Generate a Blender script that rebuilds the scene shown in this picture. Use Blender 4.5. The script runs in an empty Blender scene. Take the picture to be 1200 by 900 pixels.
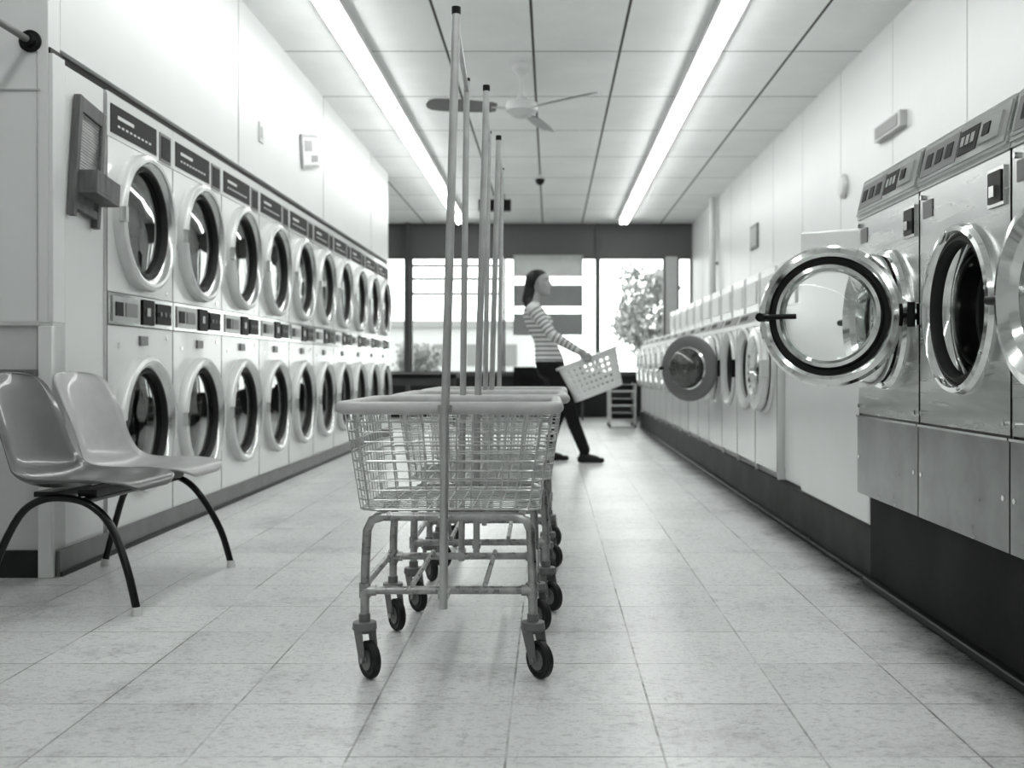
import bpy, bmesh, math, random
import numpy as np
from mathutils import Vector, Matrix
random.seed(4)
S = bpy.context.scene
COL = S.collection
pi = math.pi
S.view_settings.view_transform = 'Standard'
S.view_settings.look = 'None'

def g(v): return (v*0.985, v, v*0.990, 1.0)

# ---------------------------------------------------------------- materials
def newmat(name):
    m = bpy.data.materials.new(name); m.use_nodes = True
    nt = m.node_tree; nt.nodes.clear()
    out = nt.nodes.new('ShaderNodeOutputMaterial')
    return m, nt, out

def N(nt, t, **kw):
    n = nt.nodes.new(t)
    for k, v in kw.items(): setattr(n, k, v)
    return n

def math_(nt, op, a, b=None, clamp=False):
    n = N(nt, 'ShaderNodeMath', operation=op); n.use_clamp = clamp
    for i, x in enumerate((a, b)):
        if x is None: continue
        if isinstance(x, (int, float)): n.inputs[i].default_value = x
        else: nt.links.new(x, n.inputs[i])
    return n.outputs[0]

def coords(nt, world=False, scale=(1, 1, 1)):
    if world:
        s = N(nt, 'ShaderNodeNewGeometry').outputs['Position']
    else:
        s = N(nt, 'ShaderNodeTexCoord').outputs['Object']
    mp = N(nt, 'ShaderNodeMapping'); mp.inputs['Scale'].default_value = scale
    nt.links.new(s, mp.inputs['Vector'])
    return mp.outputs['Vector']

def noise(nt, vec, scale, detail=4, rough=.55):
    n = N(nt, 'ShaderNodeTexNoise')
    n.inputs['Scale'].default_value = scale; n.inputs['Detail'].default_value = detail
    n.inputs['Roughness'].default_value = rough
    nt.links.new(vec, n.inputs['Vector'])
    return n.outputs['Fac']

def maprange(nt, v, a, b, c, d):
    n = N(nt, 'ShaderNodeMapRange')
    for i, x in enumerate((a, b, c, d)): n.inputs[i+1].default_value = x
    nt.links.new(v, n.inputs[0]); return n.outputs[0]

def colscale(nt, v, fac):
    n = N(nt, 'ShaderNodeVectorMath', operation='SCALE')
    n.inputs[0].default_value = g(v)[:3]
    nt.links.new(fac, n.inputs['Scale']); return n.outputs[0]

def mat(name, v, rough=.5, metal=0., var=.05, scale=9, bump=0., st=(1, 1, 1), coat=0., rvar=0., world=False, spec=.5):
    m, nt, out = newmat(name)
    b = N(nt, 'ShaderNodeBsdfPrincipled')
    vec = coords(nt, world, st)
    nz = noise(nt, vec, scale)
    nt.links.new(colscale(nt, v, maprange(nt, nz, .25, .75, 1-var, 1+var)), b.inputs['Base Color'])
    b.inputs['Metallic'].default_value = metal
    b.inputs['Roughness'].default_value = rough
    b.inputs['Coat Weight'].default_value = coat
    b.inputs['Specular IOR Level'].default_value = spec
    if rvar:
        nt.links.new(maprange(nt, nz, .25, .75, max(.02, rough-rvar), rough+rvar), b.inputs['Roughness'])
    if bump:
        bp = N(nt, 'ShaderNodeBump'); bp.inputs['Strength'].default_value = bump
        bp.inputs['Distance'].default_value = .004
        nt.links.new(nz, bp.inputs['Height']); nt.links.new(bp.outputs[0], b.inputs['Normal'])
    nt.links.new(b.outputs[0], out.inputs[0])
    return m

def glassmat(name, tint, refl=1.0, rough=.03):
    m, nt, out = newmat(name)
    tr = N(nt, 'ShaderNodeBsdfTransparent'); tr.inputs[0].default_value = g(tint)
    gl = N(nt, 'ShaderNodeBsdfGlossy'); gl.inputs['Roughness'].default_value = rough
    gl.inputs['Color'].default_value = g(.95)
    fr = N(nt, 'ShaderNodeFresnel'); fr.inputs[0].default_value = 1.5
    f = math_(nt, 'MULTIPLY', fr.outputs[0], refl, True)
    mx = N(nt, 'ShaderNodeMixShader')
    nt.links.new(f, mx.inputs[0]); nt.links.new(tr.outputs[0], mx.inputs[1]); nt.links.new(gl.outputs[0], mx.inputs[2])
    nt.links.new(mx.outputs[0], out.inputs[0])
    return m

def emis(name, s):
    m, nt, out = newmat(name)
    e = N(nt, 'ShaderNodeEmission'); e.inputs[0].default_value = (0.985, 1, .99, 1); e.inputs[1].default_value = s
    nt.links.new(e.outputs[0], out.inputs[0]); return m

def gridline(nt, comp, off, period, width):
    a = math_(nt, 'SUBTRACT', comp, off)
    a = math_(nt, 'DIVIDE', a, period)
    a = math_(nt, 'FRACT', a)
    a = math_(nt, 'SUBTRACT', a, .5)
    a = math_(nt, 'ABSOLUTE', a)
    return math_(nt, 'GREATER_THAN', a, .5-width/period/2)

def gridmat(name, v, vline, ox, px, wx, oy, py, wy, rough, kind):
    m, nt, out = newmat(name)
    b = N(nt, 'ShaderNodeBsdfPrincipled')
    vec = coords(nt, True)
    sp = N(nt, 'ShaderNodeSeparateXYZ'); nt.links.new(vec, sp.inputs[0])
    lx = gridline(nt, sp.outputs[0], ox, px, wx); ly = gridline(nt, sp.outputs[1], oy, py, wy)
    ln = math_(nt, 'MAXIMUM', lx, ly)
    n1 = noise(nt, coords(nt, True, (1, 1, 1)), 1.3, 6, .6)
    f = maprange(nt, n1, .3, .7, .93, 1.05)
    if kind == 'floor':
        cx = math_(nt, 'FLOOR', math_(nt, 'DIVIDE', math_(nt, 'SUBTRACT', sp.outputs[0], ox), px))
        cy = math_(nt, 'FLOOR', math_(nt, 'DIVIDE', math_(nt, 'SUBTRACT', sp.outputs[1], oy), py))
        cb = N(nt, 'ShaderNodeCombineXYZ'); nt.links.new(cx, cb.inputs[0]); nt.links.new(cy, cb.inputs[1])
        wn = N(nt, 'ShaderNodeTexWhiteNoise'); nt.links.new(cb.outputs[0], wn.inputs['Vector'])
        va = N(nt, 'ShaderNodeVectorMath', operation='MULTIPLY_ADD')
        nt.links.new(wn.outputs['Color'], va.inputs[0]); va.inputs[1].default_value = (9, 9, 0); nt.links.new(coords(nt, True, (1, 1.8, 1)), va.inputs[2])
        n2 = noise(nt, va.outputs[0], 26, 9, .85)
        f2 = maprange(nt, n2, .36, .52, .50, 1.0)
        f = math_(nt, 'MULTIPLY', f, f2)
        n3 = noise(nt, coords(nt, True, (1, 1, 1)), 2.4, 10, .82)
        f3 = maprange(nt, n3, .52, .68, 1.0, .62)
        f = math_(nt, 'MULTIPLY', f, f3)
        n5 = noise(nt, coords(nt, True, (7, 1.2, 1)), 3.1, 8, .85)
        f = math_(nt, 'MULTIPLY', f, maprange(nt, n5, .58, .68, 1.0, .60))
        n6 = noise(nt, coords(nt, True, (1.5, 9, 1)), 2.3, 8, .85)
        f = math_(nt, 'MULTIPLY', f, maprange(nt, n6, .60, .70, 1.0, .60))
        n7 = noise(nt, coords(nt, True, (30, 60, 1)), 2.0, 4, .7)
        f = math_(nt, 'MULTIPLY', f, maprange(nt, n7, .64, .70, 1.0, .55))
        f = math_(nt, 'MULTIPLY', f, maprange(nt, wn.outputs['Value'], 0, 1, .90, 1.04))
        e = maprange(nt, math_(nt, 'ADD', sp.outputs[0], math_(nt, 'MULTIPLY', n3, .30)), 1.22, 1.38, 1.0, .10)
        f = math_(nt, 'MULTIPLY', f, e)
        n4 = noise(nt, coords(nt, True), 2.2, 5, .7)
        lv = maprange(nt, n4, .42, .62, .15, .95)
        ln = math_(nt, 'MULTIPLY', ln, lv)
        nt.links.new(maprange(nt, n2, .3, .7, rough+.16, rough-.05), b.inputs['Roughness'])
    else:
        b.inputs['Roughness'].default_value = rough
    c = colscale(nt, v, f)
    mx = N(nt, 'ShaderNodeMix', data_type='RGBA')
    nt.links.new(ln, mx.inputs[0]); nt.links.new(c, mx.inputs[6]); mx.inputs[7].default_value = g(vline)
    nt.links.new(mx.outputs[2], b.inputs['Base Color'])
    nt.links.new(b.outputs[0], out.inputs[0])
    return m

M = {}
M['wall'] = mat('painted_wall', .68, .38, var=.02, scale=2)
M['wallseam'] = mat('panel_seam', .42, .6)
M['wains'] = mat('wainscot_paint', .52, .45, var=.03)
M['trim'] = mat('trim_grey', .50, .4)
M['kick'] = mat('kick_strip', .13, .4, var=.2)
M['darkbase'] = mat('dark_vinyl_base', .015, .45, var=.3, scale=6, spec=.2)
M['ceil'] = gridmat('ceiling_panels', .84, .02, -2.11, .66, .020, 7.69, 1.285, .014, .7, 'ceil')
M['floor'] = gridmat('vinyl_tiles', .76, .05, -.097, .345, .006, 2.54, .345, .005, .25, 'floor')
M['header'] = mat('window_header', .085, .5)
M['lowwall'] = mat('low_wall_dark', .02, .5, spec=.2)
M['mull'] = mat('mullion_metal', .07, .4, .3)
M['mullw'] = mat('mullion_white', .5, .4)
M['enamel'] = mat('white_enamel', .72, .22, var=.02, scale=3, coat=.3)
M['enamel2'] = mat('white_enamel_washer', .70, .25, var=.02, scale=3)
M['chrome'] = mat('chrome', .78, .10, 1., var=.04)
M['ringm'] = mat('brushed_ring', .58, .22, 1., var=.06)
M['ringw'] = mat('white_door_ring', .70, .25, .2)
M['steel'] = mat('brushed_steel', .54, .25, 1., var=.14, scale=5, st=(1, .35, 4), bump=.05, rvar=.07)
M['steeld'] = mat('brushed_steel_lower', .32, .33, 1., var=.35, scale=4, st=(1, 1, 1), bump=.08, rvar=.08)
M['drum'] = mat('drum_metal', .25, .35, .8, var=.35, scale=60)
M['drumb'] = mat('drum_polished', .50, .22, 1., var=.25, scale=40)
M['drumd'] = mat('drum_dark', .09, .4, .7, var=.4, scale=60)
M['black'] = mat('black_plastic', .005, .4, spec=.2)
M['rubber'] = mat('rubber', .010, .5, var=.2, spec=.3)
M['label'] = mat('dark_label', .007, .5, var=.2, scale=30, spec=.12)
M['labeltxt'] = mat('label_text', .6, .4)
M['midgrey'] = mat('mid_grey', .14, .4)
M['glassd'] = glassmat('dark_glass', .28, 1.5)
M['glassc'] = glassmat('clear_glass', .96, .6)
M['pane'] = glassmat('window_glass', .97, .6)
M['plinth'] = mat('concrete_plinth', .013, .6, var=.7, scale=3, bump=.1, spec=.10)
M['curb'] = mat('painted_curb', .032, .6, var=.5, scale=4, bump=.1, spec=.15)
M['cartmetal'] = mat('galvanised_tube', .36, .30, .9, var=.4, scale=25, rvar=.08)
M['cartwire'] = mat('nickel_wire', .55, .28, .9, var=.2, scale=40)
M['vinylrim'] = mat('vinyl_bumper', .46, .45, var=.12, scale=20)
M['rackpole'] = mat('rack_pole', .50, .33, .7, var=.15, scale=18)
M['chairgrey'] = mat('fibreglass_grey', .085, .28, var=.12, scale=14, coat=.35)
M['chairlight'] = mat('fibreglass_light', .38, .32, var=.08, scale=14, coat=.25)
M['chairleg'] = mat('black_enamel_tube', .005, .25, spec=.3)
M['cap'] = mat('foot_cap', .6, .5)
M['fanwhite'] = mat('fan_enamel', .58, .35)
M['fanblade'] = mat('fan_blade', .15, .35)
M['wood'] = mat('weathered_wood', .10, .6, var=.35, scale=10, st=(3, 3, .6), bump=.3)
M['zinc'] = mat('zinc', .40, .35, .8, var=.2)
M['paper'] = mat('paper', .40, .7, var=.25, scale=20)
M['tube'] = emis('fluorescent_tube', 19.0)
M['basketw'] = mat('white_plastic', .80, .35)
M['skin'] = mat('skin', .34, .5)
M['hair'] = mat('hair', .008, .45, var=.4, scale=60, st=(1, 1, .2), spec=.3)
M['pants'] = mat('dark_denim', .007, .7, var=.3, scale=20, spec=.2)
M['shoe'] = mat('shoe_leather', .008, .4, spec=.3)
M['leaf'] = mat('leaves', .22, .6, var=.4, scale=3)
M['bark'] = mat('bark', .12, .8)
M['ground'] = mat('asphalt', .34, .8, var=.1, world=True)
M['facade'] = mat('facade', .4, .7)
M['roofm'] = mat('roof', .2, .7)
def transl(name, v):
    m, nt, out = newmat(name)
    a = N(nt, 'ShaderNodeBsdfTranslucent'); d = N(nt, 'ShaderNodeBsdfDiffuse')
    vec = coords(nt); c = colscale(nt, v, maprange(nt, noise(nt, vec, 4), .3, .7, .93, 1.07))
    nt.links.new(c, a.inputs[0]); nt.links.new(c, d.inputs[0])
    mx = N(nt, 'ShaderNodeMixShader'); mx.inputs[0].default_value = .5
    nt.links.new(a.outputs[0], mx.inputs[1]); nt.links.new(d.outputs[0], mx.inputs[2])
    nt.links.new(mx.outputs[0], out.inputs[0]); return m
M['signlt'] = transl('poster_light', .62); M['signdk'] = transl('poster_grey', .36)
def stripes():
    m, nt, out = newmat('striped_jersey')
    b = N(nt, 'ShaderNodeBsdfPrincipled'); b.inputs['Roughness'].default_value = .8
    at = N(nt, 'ShaderNodeAttribute'); at.attribute_name = 'stripe'
    f = math_(nt, 'FRACT', math_(nt, 'DIVIDE', at.outputs['Fac'], .040))
    s = math_(nt, 'GREATER_THAN', f, .66)
    mx = N(nt, 'ShaderNodeMix', data_type='RGBA')
    nt.links.new(s, mx.inputs[0]); mx.inputs[6].default_value = g(.66); mx.inputs[7].default_value = g(.13)
    nt.links.new(mx.outputs[2], b.inputs['Base Color']); nt.links.new(b.outputs[0], out.inputs[0]); return m
M['shirt'] = stripes()

# ---------------------------------------------------------------- mesh builder
def frame(axis):
    a = Vector(axis).normalized()
    u = Vector((0, 0, 1)) if abs(a.z) < .9 else Vector((0, 1, 0))
    s = a.cross(u).normalized(); t = s.cross(a).normalized()
    return a, s, t

class MB:
    def __init__(self): self.v = []; self.f = []; self.m = []; self.mats = []
    def mi(self, k):
        if k not in self.mats: self.mats.append(k)
        return self.mats.index(k)
    def add(self, vs, fs, k):
        o = len(self.v); self.v += [tuple(p) for p in vs]; i = self.mi(k)
        for f in fs: self.f.append(tuple(o+j for j in f)); self.m.append(i)
    def box(self, x0, x1, y0, y1, z0, z1, k, T=None):
        vs = [Vector((x, y, z)) for x in (x0, x1) for y in (y0, y1) for z in (z0, z1)]
        if T: vs = [T @ p for p in vs]
        self.add(vs, [(0, 1, 3, 2), (4, 6, 7, 5), (0, 4, 5, 1), (2, 3, 7, 6), (0, 2, 6, 4), (1, 5, 7, 3)], k)
    def lathe(self, c, axis, prof, k, seg=48, capend=False):
        a, s, t = frame(axis); c = Vector(c); vs = []; fs = []
        for r, h in prof:
            for i in range(seg):
                w = 2*pi*i/seg
                vs.append(c+a*h+(s*math.cos(w)+t*math.sin(w))*r)
        for j in range(len(prof)-1):
            for i in range(seg):
                n = (i+1) % seg
                fs.append((j*seg+i, j*seg+n, (j+1)*seg+n, (j+1)*seg+i))
        if capend: fs.append(tuple((len(prof)-1)*seg+i for i in range(seg)))
        self.add(vs, fs, k)
    def cyl(self, p0, p1, r, k, seg=16, r2=None):
        p0 = Vector(p0); p1 = Vector(p1); a, s, t = frame(p1-p0)
        if r2 is None: r2 = r
        vs = []
        for p, rr in ((p0, r), (p1, r2)):
            for i in range(seg):
                w = 2*pi*i/seg; vs.append(p+(s*math.cos(w)+t*math.sin(w))*rr)
        fs = [(i, (i+1) % seg, seg+(i+1) % seg, seg+i) for i in range(seg)]
        fs += [tuple(range(seg)), tuple(range(seg, 2*seg))]
        self.add(vs, fs, k)
    def tube(self, path, r, k, seg=10, closed=False, smooth=0):
        P = [Vector(p) for p in path]
        if smooth:
            Q = []; n = len(P)
            rng = range(n if closed else n-1)
            for i in rng:
                if closed: p0, p1, p2, p3 = P[i-1], P[i], P[(i+1) % n], P[(i+2) % n]
                else: p0, p1, p2, p3 = P[max(i-1, 0)], P[i], P[i+1], P[min(i+2, n-1)]
                for q in range(smooth):
                    t = q/smooth
                    Q.append(.5*((2*p1)+(p2-p0)*t+(2*p0-5*p1+4*p2-p3)*t*t+(3*p1-p0-3*p2+p3)*t**3))
            if not closed: Q.append(P[-1])
            P = Q
        n = len(P); vs = []; fs = []
        prev = None
        for i in range(n):
            if closed: d = P[(i+1) % n]-P[i-1]
            else: d = P[min(i+1, n-1)]-P[max(i-1, 0)]
            d.normalize()
            if prev is None: _, s, t = frame(d)
            else:
                s = prev-d*prev.dot(d); s.normalize(); t = s.cross(d)
            prev = s
            t = d.cross(s)
            for q in range(seg):
                w = 2*pi*q/seg; vs.append(P[i]+(s*math.cos(w)+t*math.sin(w))*r)
        for i in range(n if closed else n-1):
            j = (i+1) % n
            for q in range(seg):
                w = (q+1) % seg; fs.append((i*seg+q, i*seg+w, j*seg+w, j*seg+q))
        if not closed: fs += [tuple(range(seg)), tuple(range((n-1)*seg, n*seg))]
        self.add(vs, fs, k)
    def holepanel(self, x, y0, y1, z0, z1, cy, cz, r, k, seg=48):
        angs = [2*pi*i/seg for i in range(seg)]
        for yy in (y0, y1):
            for zz in (z0, z1): angs.append(math.atan2(zz-cz, yy-cy) % (2*pi))
        angs = sorted(set(round(a, 5) for a in angs)); n = len(angs); vs = []
        for a in angs:
            c, s = math.cos(a), math.sin(a)
            vs.append((x, cy+r*c, cz+r*s))
            tt = []
            if c > 1e-6: tt.append((y1-cy)/c)
            if c < -1e-6: tt.append((y0-cy)/c)
            if s > 1e-6: tt.append((z1-cz)/s)
            if s < -1e-6: tt.append((z0-cz)/s)
            q = min(tt); vs.append((x, cy+q*c, cz+q*s))
        self.add(vs, [(2*i, 2*((i+1) % n), 2*((i+1) % n)+1, 2*i+1) for i in range(n)], k)
    def mesh(self, name, angle=35):
        me = bpy.data.meshes.new(name); me.from_pydata(self.v, [], self.f)
        for k in self.mats: me.materials.append(M[k])
        me.polygons.foreach_set('material_index', self.m)
        bm = bmesh.new(); bm.from_mesh(me); bmesh.ops.recalc_face_normals(bm, faces=bm.faces); bm.to_mesh(me); bm.free()
        me.polygons.foreach_set('use_smooth', [True]*len(me.polygons))
        me.set_sharp_from_angle(angle=math.radians(angle))
        me.update(); return me
    def obj(self, name, bevel=0, loc=(0, 0, 0), rot=0, parent=None):
        return place(name, self.mesh(name), bevel, loc, rot, parent)

def place(name, me, bevel=0, loc=(0, 0, 0), rot=0, parent=None):
    o = bpy.data.objects.new(name, me); COL.objects.link(o)
    o.location = loc; o.rotation_euler = (0, 0, rot)
    if bevel:
        b = o.modifiers.new('bevel', 'BEVEL'); b.width = bevel; b.segments = 2; b.limit_method = 'ANGLE'; b.angle_limit = math.radians(50)
    if parent: o.parent = parent
    return o
def empty(name, loc=(0, 0, 0), rot=(0, 0, 0)):
    o = bpy.data.objects.new(name, None); COL.objects.link(o); o.location = loc; o.rotation_euler = rot
    o.empty_display_size = .1; return o
def simple(name, boxes, bevel=0):
    b = MB()
    for bx in boxes: b.box(*bx)
    return b.obj(name, bevel)

# ---------------------------------------------------------------- room
ZC = 3.26; YB = 16.9; XL = -4.6; XR = 2.38; YF = -4.0
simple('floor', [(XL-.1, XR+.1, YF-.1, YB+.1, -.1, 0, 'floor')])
simple('ceiling', [(XL-.1, XR+.1, YF-.1, YB+.1, ZC, ZC+.1, 'ceil')])
simple('wall_front', [(XL-.1, XR+.1, YF-.1, YF, 0, ZC, 'wall')])
bx = [(XR, XR+.1, YF, YB, 0, ZC, 'wall')]
for i in range(16):
    yy = -3+i*1.25
    bx.append((XR-.002, XR, yy-.004, yy+.004, 0, ZC, 'wallseam' if i % 2 else 'trim'))
simple('wall_right', bx)
simple('wall_left', [(XL-.1, XL, YF, YB, 0, ZC, 'wall')])
XD = -2.0
bx = [(-2.15, -2.03, 4.172, 12.498, 2.165, ZC, 'wall')]
for yy in (6.55, 9.0, 11.4):
    bx.append((-2.03, -2.026, yy-.004, yy+.004, 2.165, ZC, 'trim'))
simple('wall_above_dryers', bx)
simple('gap_shade_strip', [(-2.30, -2.055, 4.175, 12.495, 2.106, 2.16, 'black')])  # black strip painting in the shade of the gap above the dryers
simple('wall_dryer_end', [(XL, -2.03, 12.5, 12.6, 0, ZC, 'wall')])
simple('wall_return', [(XL, -2.03, 4.07, 4.17, 1.03, ZC, 'wall'), (XL, -2.01, 4.07, 4.17, .0, 1.03, 'wains'), (-2.03, -2.01, 4.07, 4.17, 1.03, 2.12, 'wall'),
                       (XL, -2.06, 4.064, 4.07, 1.965, 1.975, 'wallseam'), (XL, -2.06, 4.05, 4.07, 1.015, 1.035, 'trim'),
                       (XL, -2.06, 4.03, 4.07, .815, .84, 'kick'),
                       (-2.075, -2.068, 4.064, 4.07, .84, 2.2, 'wallseam'), (-2.03, -2.022, 4.07, 4.17, 2.12, 2.145, 'black'),  # last box: black colour carries the painted gap shade round the corner
                       (-2.115, -2.01, 4.17, 4.53, 0, 2.1, 'wall')], .003)
simple('trim_corner', [(-2.06, -2.002, 4.045, 4.072, 0, 1.015, 'enamel')], .004)
simple('baseboard_return', [(XL, -2.06, 4.055, 4.07, 0, .11, 'darkbase')])
simple('baseboard_left', [(-2.0, -1.985, 4.075, 12.45, 0, .105, 'kick'), (-1.985, -1.975, 4.075, 12.45, 0, .02, 'darkbase')])
simple('wall_back', [(XL, XR, YB, YB+.12, 2.70, ZC, 'header'), (XL, XR, YB, YB+.12, 0, .74, 'lowwall'),
                     (1.93, 2.13, YB-.02, YB+.12, .74, 2.70, 'mullw'), (XL, XR, YB-.03, YB, ZC-.06, ZC-.03, 'mull'),
                     (XL, XR, YB-.06, YB, .70, .76, 'mull')])
def window(n, x0, x1, bars=(), w=.035):
    b = MB()
    z0, z1 = .74, 2.70
    b.box(x0, x0+w, YB, YB+.1, z0, z1, 'mull'); b.box(x1-w, x1, YB, YB+.1, z0, z1, 'mull')
    b.box(x0+w, x1-w, YB, YB+.1, z0, z0+w, 'mull'); b.box(x0+w, x1-w, YB, YB+.1, z1-w, z1, 'mull')
    for z in bars: b.box(x0+w, x1-w, YB+.02, YB+.08, z-.02, z+.02, 'mull')
    b.box(x0+w, x1-w, YB+.05, YB+.055, z0+w, z1-w, 'pane')
    b.obj('window_%d' % n)
window(1, XL, -2.42); window(2, -2.35, -.80, (2.55, 2.33, 2.08)); window(3, -.79, .79); window(4, .80, 1.93); window(5, 2.13, 2.38)
simple('trim_post', [(-2.42, -2.35, YB-.1, YB+.1, 0, ZC, 'mull')])
simple('trim_mullion', [(.765, .815, YB-.06, YB, .9, ZC, 'mull')])
b = MB(); b.box(-.62, .54, YB-.08, YB-.07, 2.36, 2.72, 'signlt'); b.box(-.62, .54, YB-.08, YB-.07, 1.86, 2.22, 'signdk'); b.box(-.62, .54, YB-.08, YB-.07, 1.38, 1.74, 'signdk')
b.cyl((-.6, YB-.075, 1.38), (-.6, YB-.075, 2.72), .006, 'mull', 6); b.cyl((.52, YB-.075, 1.38), (.52, YB-.075, 2.72), .006, 'mull', 6)
b.obj('window_poster')

# ---------------------------------------------------------------- outside
simple('ground', [(-40, 40, YB+.2, 90, -.15, -.05, 'ground')])
def tree(name, x, y, zb, h, rad, n, leaf=.16, sd=5):
    b = MB(); r = random.Random(sd)
    b.tube([(x, y, zb), (x+.05, y, zb+h*.35), (x-.03, y, zb+h*.6)], .07, 'bark', 8)
    for i in range(7):
        a = i*.9; b.tube([(x, y, zb+h*.3), (x+math.cos(a)*rad*.4, y+math.sin(a)*rad*.4, zb+h*.55), (x+math.cos(a)*rad*.7, y+math.sin(a)*rad*.7, zb+h*.75)], .025, 'bark', 6)
    blobs = [(r.uniform(-.6, .6)*rad, r.uniform(-.6, .6)*rad, r.uniform(.40, .9)*h, r.uniform(.3, .5)*rad) for _ in range(18)]
    for i in range(n):
        bx, by, bz, br = r.choice(blobs)
        d = Vector((r.gauss(0, 1), r.gauss(0, 1), r.gauss(0, 1))).normalized()*br*r.uniform(.3, 1.05)
        c = Vector((x+bx, y+by, zb+bz))+d
        e = Vector((r.gauss(0, 1), r.gauss(0, 1), r.gauss(0, 1))).normalized()*leaf; f = e.cross(Vector((r.gauss(0, 1), r.gauss(0, 1), r.gauss(0, 1)))).normalized()*leaf*.5
        b.add([c-e, c+f, c+e, c-f], [(0, 1, 2, 3)], 'leaf')
    b.obj(name)
tree('street_tree', 2.9, 30, -.05, 3.9, 1.2, 2300, .11)
tree('garden_bush', -2.75, 21, -.05, 1.35, .6, 1000, .07)
b = MB(); b.box(-14, -1, 60, 70, -.05, 3.2, 'facade'); b.box(-14.3, -.7, 59.7, 70, 3.2, 3.6, 'roofm')
for i in range(6): b.box(-13+i*2, -12+i*2, 59.95, 60.0, .9, 2.2, 'midgrey')
b.obj('distant_building')

# ---------------------------------------------------------------- ceiling lights
def strip(x):
    e = empty('fluorescent_strip_light', (x, 0, ZC))
    b = MB(); t = MB()
    y = -3.2
    while y < 16.2:
        y1 = min(y+2.44, 16.6)
        b.box(-.09, .09, y, y1-.005, -.055, -.001, 'fanwhite')
        b.box(-.018, .018, y, y1-.005, -.085, -.055, 'fanwhite')
        for s in (-.040, .040):
            t.cyl((s, y+.01, -.082), (s, y1-.015, -.082), .021, 'tube', 10)
        y += 2.44
    b.obj('housing', parent=e); t.obj('tubes', parent=e)
strip(-1.45); strip(1.19)

# ---------------------------------------------------------------- ceiling fan
b = MB(); fx, fy = -.23, 8.0
b.lathe((fx, fy, ZC-.002), (0, 0, -1), [(.0001, 0), (.075, 0), (.07, .05), (.03, .09), (.014, .1)], 'fanwhite', 24)
b.cyl((fx, fy, ZC-.1), (fx, fy, 2.98), .014, 'fanwhite', 12)
b.lathe((fx, fy, 3.0), (0, 0, -1), [(.001, 0), (.03, .0), (.06, .03), (.12, .05), (.13, .08), (.125, .12), (.08, .15), (.05, .17), (.001, .175)], 'fanwhite', 28)
for a in (-40, 74, 192):
    T = Matrix.Translation((fx, fy, 2.90)) @ Matrix.Rotation(math.radians(a), 4, 'Z')
    b.box(.11, .24, -.02, .02, -.006, .006, 'fanwhite', T)
    T2 = T @ Matrix.Rotation(math.radians(17), 4, 'X')
    xs = [.2, .24, .4, .6, .70, .74, .755]; ws = [.05, .068, .080, .088, .080, .055, .018]
    vs = []; fs = []
    for x_, w_ in zip(xs, ws):
        for z_ in (-.005, .005):
            vs.append(T2 @ Vector((x_, -w_, z_))); vs.append(T2 @ Vector((x_, w_, z_)))
    for i in range(len(xs)-1):
        o = 4*i
        fs += [(o, o+1, o+5, o+4), (o+2, o+6, o+7, o+3), (o, o+4, o+6, o+2), (o+1, o+3, o+7, o+5)]
    fs += [(0, 2, 3, 1), (len(vs)-4, len(vs)-3, len(vs)-1, len(vs)-2)]
    b.add(vs, fs, 'fanblade')
b.obj('ceiling_fan')
b = MB(); b.cyl((-.13, 12.6, ZC-.002), (-.13, 12.6, 3.2), .03, 'fanwhite', 16); b.lathe((-.13, 12.6, 3.2), (0, 0, -1), [(.06, 0), (.06, .02), (.05, .05), (.03, .07), (.001, .08)], 'black', 20)
b.obj('security_camera_dome')
b = MB(); b.box(-1.0, -.55, 14.0, 14.08, 3.02, 3.18, 'black'); b.cyl((-.9, 14.04, 3.18), (-.9, 14.04, ZC-.001), .012, 'black', 8); b.cyl((-.65, 14.04, 3.18), (-.65, 14.04, ZC-.001), .012, 'black', 8)
b.box(-.95, -.6, 13.995, 14.0, 3.05, 3.15, 'label'); b.obj('exit_sign')

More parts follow.
